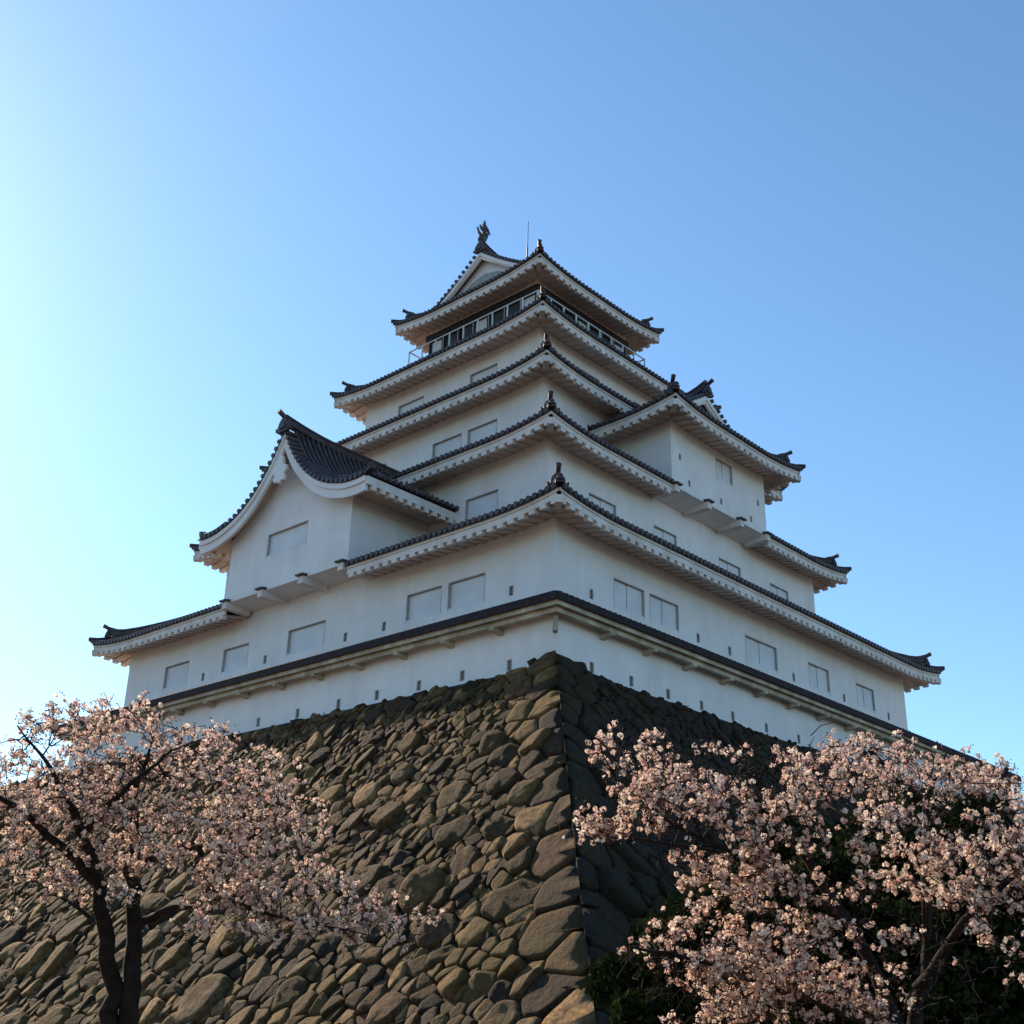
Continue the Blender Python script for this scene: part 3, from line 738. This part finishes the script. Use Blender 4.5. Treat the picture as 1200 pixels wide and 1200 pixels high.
def clip(poly, nx, ny, c):    # keep nx*x+ny*y<=c
    out = []
    for i in range(len(poly)):
        a, b = poly[i], poly[(i + 1) % len(poly)]
        da = nx * a[0] + ny * a[1] - c; db = nx * b[0] + ny * b[1] - c
        if da <= 0: out.append(a)
        if (da < 0 < db) or (db < 0 < da):
            t = da / (da - db); out.append((a[0] + (b[0] - a[0]) * t, a[1] + (b[1] - a[1]) * t))
    return out
def chaikin(p, n=1, k=.86):
    for _ in range(n):
        q = []
        for i in range(len(p)):
            a, b = p[i], p[(i + 1) % len(p)]
            q.append((a[0] * k + b[0] * (1 - k), a[1] * k + b[1] * (1 - k))); q.append((a[0] * (1 - k) + b[0] * k, a[1] * (1 - k) + b[1] * k))
        p = q
    return p
def cu0(P): return sum(p[0] for p in P) / len(P)
def stone_face(sd, L, D, umin, umax, seed, flip, near_edge, shade_k=1.0):
    """near_edge: +1 when the visible corner is at +u, -1 at -u"""
    rg = random.Random(seed)
    ang = R(40) * flip; ca, sa = math.cos(ang), math.sin(ang)
    def T(u, h):       # to metric space (stretch across the long axis)
        x, y = u, -h * 1.19; a = x * ca + y * sa; b = -x * sa + y * ca; return a * .94, b * 1.13
    def Ti(a, b):
        a /= .94; b /= 1.13; x = a * ca - b * sa; y = a * sa + b * ca; return x, -y / 1.19
    seeds = []; grid = {}; cs = 1.0
    def rad(u, h):
        edge = near_edge * u > L + sb(h) - 1.5
        r0 = .145 + .023 * max(h, 0) + (.16 if edge else 0) + (.05 if h < .7 else 0)
        return r0 * (rg.choice((.4, .55, .7, .9, 1.1, 1.4, 1.9)) if not edge else rg.uniform(.9, 1.3))
    tries = 0; fails = 0
    for tries in range(90000):
        u = rg.uniform(umin - .5, umax + 9); h = rg.uniform(-.1, 11.2)
        if near_edge > 0 and u > L + sb(h) - .12 or near_edge < 0 and u < -(L + sb(h)) + .12: continue
        if near_edge > 0 and u < umin: continue
        if near_edge < 0 and u > umax: continue
        a, b = T(u, h); r = rad(u, h); g = (int(a // cs), int(b // cs)); ok = True
        for i in (-1, 0, 1):
            for j in (-1, 0, 1):
                for q in grid.get((g[0] + i, g[1] + j), ()):
                    if (q[0] - a) ** 2 + (q[1] - b) ** 2 < ((q[2] + r) * .86) ** 2: ok = False; break
                if not ok: break
            if not ok: break
        if ok:
            s = (a, b, r); seeds.append(s); grid.setdefault(g, []).append(s)
    V = []; F = []; TN = []
    for (a, b, r) in seeds:
        poly = [(a - 1.3, b - 1.3), (a + 1.3, b - 1.3), (a + 1.3, b + 1.3), (a - 1.3, b + 1.3)]
        g = (int(a // cs), int(b // cs))
        for i in (-3, -2, -1, 0, 1, 2, 3):
            for j in (-3, -2, -1, 0, 1, 2, 3):
                for q in grid.get((g[0] + i, g[1] + j), ()):
                    if q[0] == a and q[1] == b: continue
                    dx, dy = q[0] - a, q[1] - b; d2 = dx * dx + dy * dy
                    if d2 > 9: continue
                    m_ = .5 * (q[0] ** 2 + q[1] ** 2 - a * a - b * b - q[2] ** 2 + r * r)
                    poly = clip(poly, dx, dy, m_)
                    if len(poly) < 3: break
                if len(poly) < 3: break
            if len(poly) < 3: break
        if len(poly) < 3: continue
        P = [Ti(x, y) for x, y in poly]
        # trim to the face: top with an uneven edge, and the visible corner
        top = rg.uniform(-.22, .02) + .52 * min(1, max(0, L + .2 - near_edge * cu0(P)) / 2.2) ** .7
        P = clip(P, 0, -1, -top)          # h >= top
        hb0 = max(.05, sum(p[1] for p in P) / max(1, len(P))); sl_ = (sb(hb0 + .3) - sb(hb0 - .3 if hb0 > .3 else 0)) / (.6 if hb0 > .3 else hb0 + .3)
        if len(P) >= 3: P = clip(P, near_edge, -sl_, L + sb(hb0) - sl_ * hb0 + .02)
        if len(P) < 3: continue
        P = [(x + rg.uniform(-.03, .03), y + rg.uniform(-.03, .03)) for x, y in P]; P = chaikin(P, 2 if rg.random() < .5 else 1); P = chaikin(P, 1) if len(P) < 14 else P
        hc0 = sum(p[1] for p in P) / len(P)
        # clamp the corner edge
        lim = lambda h: L + sb(h) + .015
        cu_, ch = sum(p[0] for p in P) / len(P), sum(p[1] for p in P) / len(P)
        size = math.sqrt(max(.01, (max(p[0] for p in P) - min(p[0] for p in P)) * (max(p[1] for p in P) - min(p[1] for p in P))))
        H = min(.26, .17 * size + .04) * rg.uniform(.55, 1.5); tx, ty = rg.uniform(-.26, .26), rg.uniform(-.30, .20)
        tone = rg.random() ** 1.2; o = len(V); n = len(P); off = rg.uniform(0, 50)
        rings = ((1.0, -.9), (.992, -.1), (.965, .5), (.90, .84), (.72, .98), (.4, 1.0))
        edgecell = (near_edge > 0 and max(p[0] - lim(p[1]) for p in P) > -.02) or (near_edge < 0 and max(-p[0] - lim(p[1]) for p in P) > -.02)
        if edgecell:
            H = .11; tx = ty = 0
        def place(u, h, out, e=False):
            s = sb(h) + out * .82; q = sd.P(u + (near_edge * out * .82 if e else 0), D + s, -h + out * .55); return q
        for sc, hh in rings:
            for (u, h) in P:
                du, dh = u - cu_, h - ch
                onedge = edgecell and abs(u) > lim(h) - .06
                uu, h2 = cu_ + du * sc * .978, ch + dh * sc * .972
                if onedge: uu = near_edge * (lim(h2) - .012)
                nz = noise.noise(Vector((uu * 2.1 + off, h2 * 2.1, off))) * .36 + noise.noise(Vector((uu * 5 + off, h2 * 5, off))) * .22
                out = H * hh + (du * tx + dh * ty) * sc * max(0, hh) + nz * size * (.05 if edgecell else .17) * max(0, hh) ** .5
                V.append(tuple(place(uu, h2, out, onedge)))
        nr_ = len(rings)
        for i in range(nr_ - 1):
            for j in range(n):
                A, B = o + i * n + j, o + i * n + (j + 1) % n; F.append((A, B, B + n, A + n))
        V.append(tuple(place(cu_, ch, H * 1.01))); c_ = len(V) - 1
        for j in range(n): F.append((o + (nr_ - 1) * n + j, o + (nr_ - 1) * n + (j + 1) % n, c_))
        TN += [tone * shade_k] * (n * nr_ + 1)
    mb = MB(); mb.v = V; mb.f = F; mb.sm = [True] * len(F)
    ob = mb.build('boulder_facing', STONE, base)
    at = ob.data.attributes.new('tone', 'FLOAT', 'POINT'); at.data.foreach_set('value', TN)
    return ob
stone_face(PS[0], phx, phy, -phx - 9, phx, 3, 1, 1)
stone_face(PS[1], phy, phx, -phy - 9, phy - 2, 5, -1, -1, .12)  # low last factor paints the right face's shade into its stone colours

# ------------------------------------------------------------------ trees
def campoint(px, py, dist):
    """a point of the place seen in direction (px,py) of the 1200 px photo at dist metres along the view axis"""
    q = Vector(((px - 600) / 1420.23, -(py - 600) / 1420.23, -1)) * dist
    return Mc.transposed() @ q + CAM - Vector((0, 0, G))
def blossom_mesh(name, pts, dirs, parent, rs, size=(.028, .05), petals=5, material=None, flowers=(3, 5), spread=.05, tone_fn=None):
    n = len(pts); V = []; T = []
    pts = np.array(pts); dirs = np.array(dirs)
    fl = rs.integers(flowers[0], flowers[1] + 1, n); idx = np.repeat(np.arange(n), fl); m_ = len(idx)
    nd = rs.normal(size=(m_, 3)); nd /= np.linalg.norm(nd, axis=1)[:, None]
    c = pts[idx] + nd * spread * rs.uniform(.5, 1.1, m_)[:, None]
    nrm = nd + .35 * rs.normal(size=(m_, 3)); nrm /= np.linalg.norm(nrm, axis=1)[:, None]
    ref = rs.normal(size=(m_, 3)); a = np.cross(nrm, ref); a /= np.linalg.norm(a, axis=1)[:, None]; b = np.cross(nrm, a)
    sz = rs.uniform(size[0], size[1], m_)[:, None]; ph = rs.uniform(0, 6.28, m_)
    base_t = rs.uniform(0, 1, n)[idx] * .6 + rs.uniform(0, .4, m_)
    for k in range(petals):
        t = ph + 2 * np.pi * k / petals; d = np.cos(t)[:, None] * a + np.sin(t)[:, None] * b; sdv = -np.sin(t)[:, None] * a + np.cos(t)[:, None] * b
        cup = rs.uniform(.15, .7, m_)[:, None]
        p0 = c; p1 = c + sz * (.62 * d + .40 * sdv + cup * .5 * nrm); p2 = c + sz * (1.0 * d + cup * nrm); p3 = c + sz * (.62 * d - .40 * sdv + cup * .5 * nrm)
        V.append(np.stack([p0, p1, p2, p3], 1)); T.append(np.repeat(base_t[:, None], 4, 1))
    V = np.concatenate(V).reshape(-1, 3); T = np.concatenate(T).reshape(-1)
    V = V + np.array([0, 0, G]) - np.array(parent_world(parent))
    me = bpy.data.meshes.new(name); nf = len(V) // 4
    me.vertices.add(len(V)); me.vertices.foreach_set('co', V.reshape(-1).astype('f'))
    me.loops.add(nf * 4); me.loops.foreach_set('vertex_index', np.arange(nf * 4, dtype='i'))
    me.polygons.add(nf); me.polygons.foreach_set('loop_start', np.arange(0, nf * 4, 4, dtype='i')); me.polygons.foreach_set('loop_total', np.full(nf, 4, dtype='i'))
    me.update(calc_edges=True); me.materials.append(material)
    at = me.attributes.new('tone', 'FLOAT', 'POINT'); at.data.foreach_set('value', T.astype('f'))
    ob = bpy.data.objects.new(name, me); COL.objects.link(ob); ob.parent = parent
    return ob

def grow(root, stems, blobs, ntarget, seed, twig=.30, per_twig=7, thick=.018, jit=.035, clump=-.32):
    """stems: list of polylines [(point, radius)...]; targets fill the crown blobs and are linked to the nearest wood"""
    rs = np.random.default_rng(seed); trunk = MB(); br = MB()
    nodes = []; 
    for st in stems:
        P = [Vector(p) for p, _ in st]; Rr = [r for _, r in st]; pts = []; rr = []
        for i in range(len(P) - 1):
            for j in range(4):
                t = j / 4; q = P[i].lerp(P[i + 1], t); q += Vector(rs.normal(size=3)) * Rr[i] * .25; pts.append(q); rr.append(Rr[i] + (Rr[i + 1] - Rr[i]) * t)
        pts.append(P[-1]); rr.append(Rr[-1]); trunk.tube(pts, 0, 8, True, True, radii=rr)
        for q, r in zip(pts, rr):
            if r < .12: nodes.append((q, r))
    W = np.array([b[4] for b in blobs]); W = W / W.sum(); tg = []
    for _ in range(ntarget):
        b = blobs[rs.choice(len(blobs), p=W)]; v = rs.normal(size=3); v /= np.linalg.norm(v); v *= rs.uniform(0, 1) ** .42
        C0 = campoint(b[0], b[1], b[2]); k = b[2] / 1420.23
        q = C0 + Mc.transposed() @ Vector((v[0] * b[3][0] * k, v[1] * b[3][1] * k, v[2] * b[3][2]))
        tg.append(q)
    NP = np.array([tuple(n[0]) for n in nodes]); NR = [n[1] for n in nodes]
    # nearest-first linking
    dist = [np.min(np.linalg.norm(NP - np.array(t), axis=1)) for t in tg]; order = np.argsort(dist)
    NPl = [NP]; cnt = len(NP); buf = np.zeros((cnt + ntarget * 6, 3)); buf[:cnt] = NP; RR = NR[:]
    ends = []
    for oi in order:
        t = tg[oi]; d = np.linalg.norm(buf[:cnt] - np.array(t), axis=1) + np.where(np.array(RR) < .006, .12, 0); j = int(np.argmin(d)); s = Vector(buf[j]); ln = (t - s).length
        if ln < .08: continue
        r0 = min(RR[j] * .8, thick * (.35 + ln * .75)); r0 = max(r0, .004)
        k = max(2, min(6, int(ln / .22) + 1)); bend = Vector(rs.normal(size=3)) * ln * .10 + Vector((0, 0, rs.uniform(-.02, .10) * ln)); pts = []; rad = []
        for i in range(k + 1):
            u = i / k; q = s.lerp(t, u) + bend * math.sin(math.pi * u) + Vector(rs.normal(size=3)) * .012; pts.append(q); rad.append(r0 * (1 - .65 * u) + .0015)
            if i > 0 and cnt < len(buf): buf[cnt] = q; RR.append(rad[-1]); cnt += 1
        br.tube(pts, 0, 5, False, True, radii=rad)
        ends.append((pts, ln))
    bp, bd = [], []
    for pts, ln in ends:
        # blossoms sit along the outer part of the twig and on short side shoots
        m_ = rs.poisson(per_twig)
        for _ in range(m_):
            u = rs.uniform(.15, 1.05); f = u * (len(pts) - 1); i = min(int(f), len(pts) - 2); q = pts[i].lerp(pts[i + 1], min(1.05, f - i))
            q = q + Vector(rs.normal(size=3)) * jit
            if noise.noise(Vector((q.x * 1.1 + seed, q.y * .5, q.z * 2.3))) + .5 * noise.noise(q * 4.1) < clump: continue
            bp.append(tuple(q)); bd.append((0, 0, 1))
    return trunk, br, bp, bd, rs

def cherry(loc, label, stems, blobs, nt_, seed, **kw):
    t = empty('cherry_tree', loc); tag(t, label, 'tree', 'blossoming cherry trees in front of the stone base')
    sz = kw.pop('size', (.015, .022)); sp = kw.pop('spread', .021)
    tr, br, bp, bd, rs = grow(t, stems, blobs, nt_, seed, **kw)
    tr.build('trunk', BARK, t); br.build('branches', BARK, t)
    blossom_mesh('blossom', bp, bd, t, rs, size=sz, material=PETAL, spread=sp, flowers=(3, 10))
    k = np.random.default_rng(seed + 9).choice(len(bp), int(len(bp) * .95), replace=False); b2 = [bp[i] for i in k]
    blossom_mesh('young_leaves', [(a + .03, b, c - .02) for a, b, c in b2], b2, t, rs, size=(.014, .030), petals=2, material=BUD, flowers=(1, 4), spread=.07)
    return t
cpt = campoint
dL = 12.5
loc = cpt(142, 1190, dL); loc = Vector((loc.x, loc.y, 0))
gz = lambda v: Vector((v.x, v.y, -11))
stemsL = [[(gz(cpt(140, 1300, dL)), .15), (cpt(132, 1190, dL), .10), (cpt(124, 1100, dL), .082), (cpt(112, 1020, dL - .1), .065), (cpt(92, 965, dL - .3), .05), (cpt(60, 900, dL - .5), .022), (cpt(20, 850, dL - .7), .006)],
          [(gz(cpt(146, 1300, dL + .05)), .15), (cpt(150, 1180, dL + .05), .10), (cpt(159, 1080, dL + .1), .078), (cpt(155, 1000, dL + .2), .06), (cpt(160, 920, dL + .3), .03), (cpt(185, 850, dL + .3), .006)],
          [(cpt(112, 1030, dL - .1), .055), (cpt(70, 990, dL - .2), .045), (cpt(20, 945, dL - .4), .03), (cpt(-60, 905, dL - .8), .01)],
          [(cpt(158, 1085, dL + .1), .05), (cpt(200, 1065, dL), .042), (cpt(255, 1052, dL - .3), .03), (cpt(330, 1075, dL - .7), .016), (cpt(430, 1095, dL - 1.1), .005)],
          [(cpt(155, 1015, dL + .2), .045), (cpt(200, 1000, dL + .4), .036), (cpt(290, 985, dL + .7), .02), (cpt(370, 930, dL + 1), .006)],
          [(cpt(100, 975, dL - .3), .04), (cpt(140, 930, dL - .6), .026), (cpt(200, 880, dL - .9), .012), (cpt(240, 865, dL - 1.1), .005)],
          [(cpt(120, 1085, dL), .03), (cpt(85, 1060, dL + .3), .02), (cpt(20, 1020, dL + .8), .008)]]
blobsL = [(90, 895, dL, (150, 55, 1.7), 2.6), (220, 925, dL, (140, 75, 1.6), 3.6), (40, 985, dL, (150, 55, 1.7), 2.2), (-60, 940, dL, (120, 75, 1.6), 1.5), (300, 975, dL, (95, 60, 1.3), 1.8),
          (330, 1055, dL - .5, (140, 36, 1.0), 1.5), (450, 1085, dL - .9, (80, 28, .7), .7), (120, 835, dL, (80, 28, 1.0), .6), (190, 1000, dL, (130, 45, 1.5), 1.1), (30, 1040, dL + .4, (110, 30, 1.2), .4)]
cherry(loc, 'pink cherry tree with a forked dark trunk before the left side of the stone wall', stemsL, blobsL, 1500, 21, per_twig=4.0, size=(.013, .021), spread=.019)

dR = 10.0
loc = cpt(1000, 1260, dR); loc = Vector((loc.x, loc.y, 0))
stemsR = [[(gz(cpt(1060, 1500, dR + .4)), .17), (cpt(1060, 1330, dR + .4), .12), (cpt(1050, 1200, dR + .4), .07), (cpt(1000, 1090, dR + .4), .045), (cpt(930, 985, dR + .4), .035), (cpt(870, 900, dR + .5), .012)],
          [(cpt(1055, 1250, dR + .4), .08), (cpt(1085, 1150, dR + .5), .055), (cpt(1085, 1020, dR + .6), .04), (cpt(1085, 940, dR + .8), .03), (cpt(1110, 880, dR + 1), .008)],
          [(cpt(1052, 1210, dR + .3), .055), (cpt(950, 1170, dR - .1), .035), (cpt(840, 1130, dR - .6), .028), (cpt(740, 1110, dR - .7), .008)],
          [(cpt(990, 1075, dR + .2), .04), (cpt(880, 1010, dR - .1), .028), (cpt(770, 955, dR - .3), .016), (cpt(700, 890, dR - .4), .005)],
          [(cpt(1075, 1160, dR + .3), .05), (cpt(1130, 1080, dR), .035), (cpt(1200, 1010, dR - .2), .024), (cpt(1290, 960, dR - .3), .01)],
          [(cpt(880, 1005, dR - .1), .015), (cpt(760, 985, dR), .01), (cpt(650, 965, dR), .004)]]
blobsR = [(755, 900, dR - .3, (80, 48, .8), 2.0), (725, 958, dR - .2, (55, 18, .4), .5), (850, 925, dR, (125, 52, 1.2), 2.8), (980, 920, dR, (125, 50, 1.3), 2.6), (1100, 950, dR + .3, (110, 65, 1.2), 2.0), (690, 968, dR, (45, 10, .3), .25), (1190, 990, dR, (90, 80, 1.2), 1.6),
          (860, 1100, dR - .5, (130, 34, .6), 2.1), (765, 1140, dR - .6, (50, 40, .5), 1.1), (890, 1160, dR - .5, (130, 38, .7), 2.4), (840, 1200, dR - .5, (90, 30, .5), 1.1), (1120, 1050, dR - .3, (130, 36, .8), 1.3), (860, 1030, dR - .2, (110, 32, .7), 1.2), (1110, 1140, dR - .5, (130, 45, .6), 1.7),
          (1010, 870, dR + .3, (60, 18, .6), .25), (970, 1010, dR - .3, (120, 36, .6), 1.2), (1010, 1085, dR - .6, (100, 45, .4), 1.1), (1040, 1190, dR - .7, (130, 30, .4), 1.3)]
cherry(loc, 'large bright pink cherry tree in blossom covering the shaded right side of the stone wall', stemsR, blobsR, 1750, 33, per_twig=4.9, size=(.0125, .0195), spread=.019, clump=-.17)
dF = 15.0
loc = cpt(1120, 1260, dF); loc = Vector((loc.x, loc.y, 0))
stemsF = [[(gz(cpt(1125, 1350, dF)), .2), (cpt(1120, 1150, dF), .14), (cpt(1090, 1020, dF), .10), (cpt(1075, 940, dF), .07), (cpt(1020, 880, dF), .03)],
          [(cpt(1110, 1100, dF), .09), (cpt(1150, 980, dF), .06), (cpt(1180, 900, dF), .03)]]
blobsF = [(1110, 920, dF, (80, 42, 1.2), 2.5), (1010, 890, dF, (60, 26, .8), .9), (1165, 945, dF, (50, 45, 1.0), 1.6), (1060, 980, dF, (120, 50, 1.2), 1.2)]
cherry(loc, 'farther pale cherry tree whose crown rises before the right end of the white wall', stemsF, blobsF, 520, 45, per_twig=4)

def shrub(c, rx, rz, seed, label):
    t = empty('evergreen_tree', (c.x, c.y, 0)); tag(t, label, 'tree', 'dark evergreens between the cherries and the wall')
    rs = np.random.default_rng(seed); tr = MB(); br = MB()
    top = c.z + rz * .5
    tr.tube([(c.x, c.y, -11), (c.x + .1, c.y, -9.5), (c.x, c.y + .1, c.z)], 0, 8, True, True, radii=[.2, .14, .08])
    P = []
    cl = [(rs.normal(size=3)) for _ in range(26)]
    for v in cl:
        v = v / np.linalg.norm(v) * rs.uniform(.35, 1.0); cc = np.array([c.x + v[0] * rx, c.y + v[1] * rx, c.z + v[2] * rz]); r = rs.uniform(.35, .7) * rx * .5
        br.tube([(c.x, c.y, c.z - .3), tuple((cc + np.array([c.x, c.y, c.z + .2])) / 2), tuple(cc)], 0, 5, False, True, radii=[.05, .03, .01])
        q = rs.normal(size=(230, 3)); q /= np.linalg.norm(q, axis=1)[:, None]; P += (cc + q * r * rs.uniform(.5, 1.05, 230)[:, None] * np.array([1, 1, .7])).tolist()
    tr.build('trunk', BARK, t); br.build('branches', BARK, t)
    blossom_mesh('foliage', P, P, t, rs, size=(.06, .11), petals=3, material=LEAF, flowers=(2, 4), spread=.07)
g1 = cpt(1010, 1110, 14); shrub(g1, 1.9, 1.3, 5, 'dark evergreen tree behind the trunk of the bright cherry')
g2 = cpt(1190, 1110, 14.5); shrub(g2, 1.9, 1.5, 6, 'dark evergreen tree at the far right edge behind the cherry blossom')
g3 = cpt(850, 1190, 14.5); shrub(g3, 1.6, 1.1, 8, 'low dark evergreen at the foot of the shaded wall below the blossom')
g4 = cpt(760, 1130, 26); shrub(g4, 1.5, 1.6, 11, 'evergreen added to darken the shaded wall just right of the stone corner')  # this and the two below are added to darken the right stone face
g5 = cpt(880, 1040, 29); shrub(g5, 2.3, 2.0, 12, 'tall evergreen added to darken the middle of the shaded stone wall')
g6 = cpt(1040, 1010, 31); shrub(g6, 2.5, 2.0, 13, 'broad evergreen added to darken the far end of the shaded stone wall')
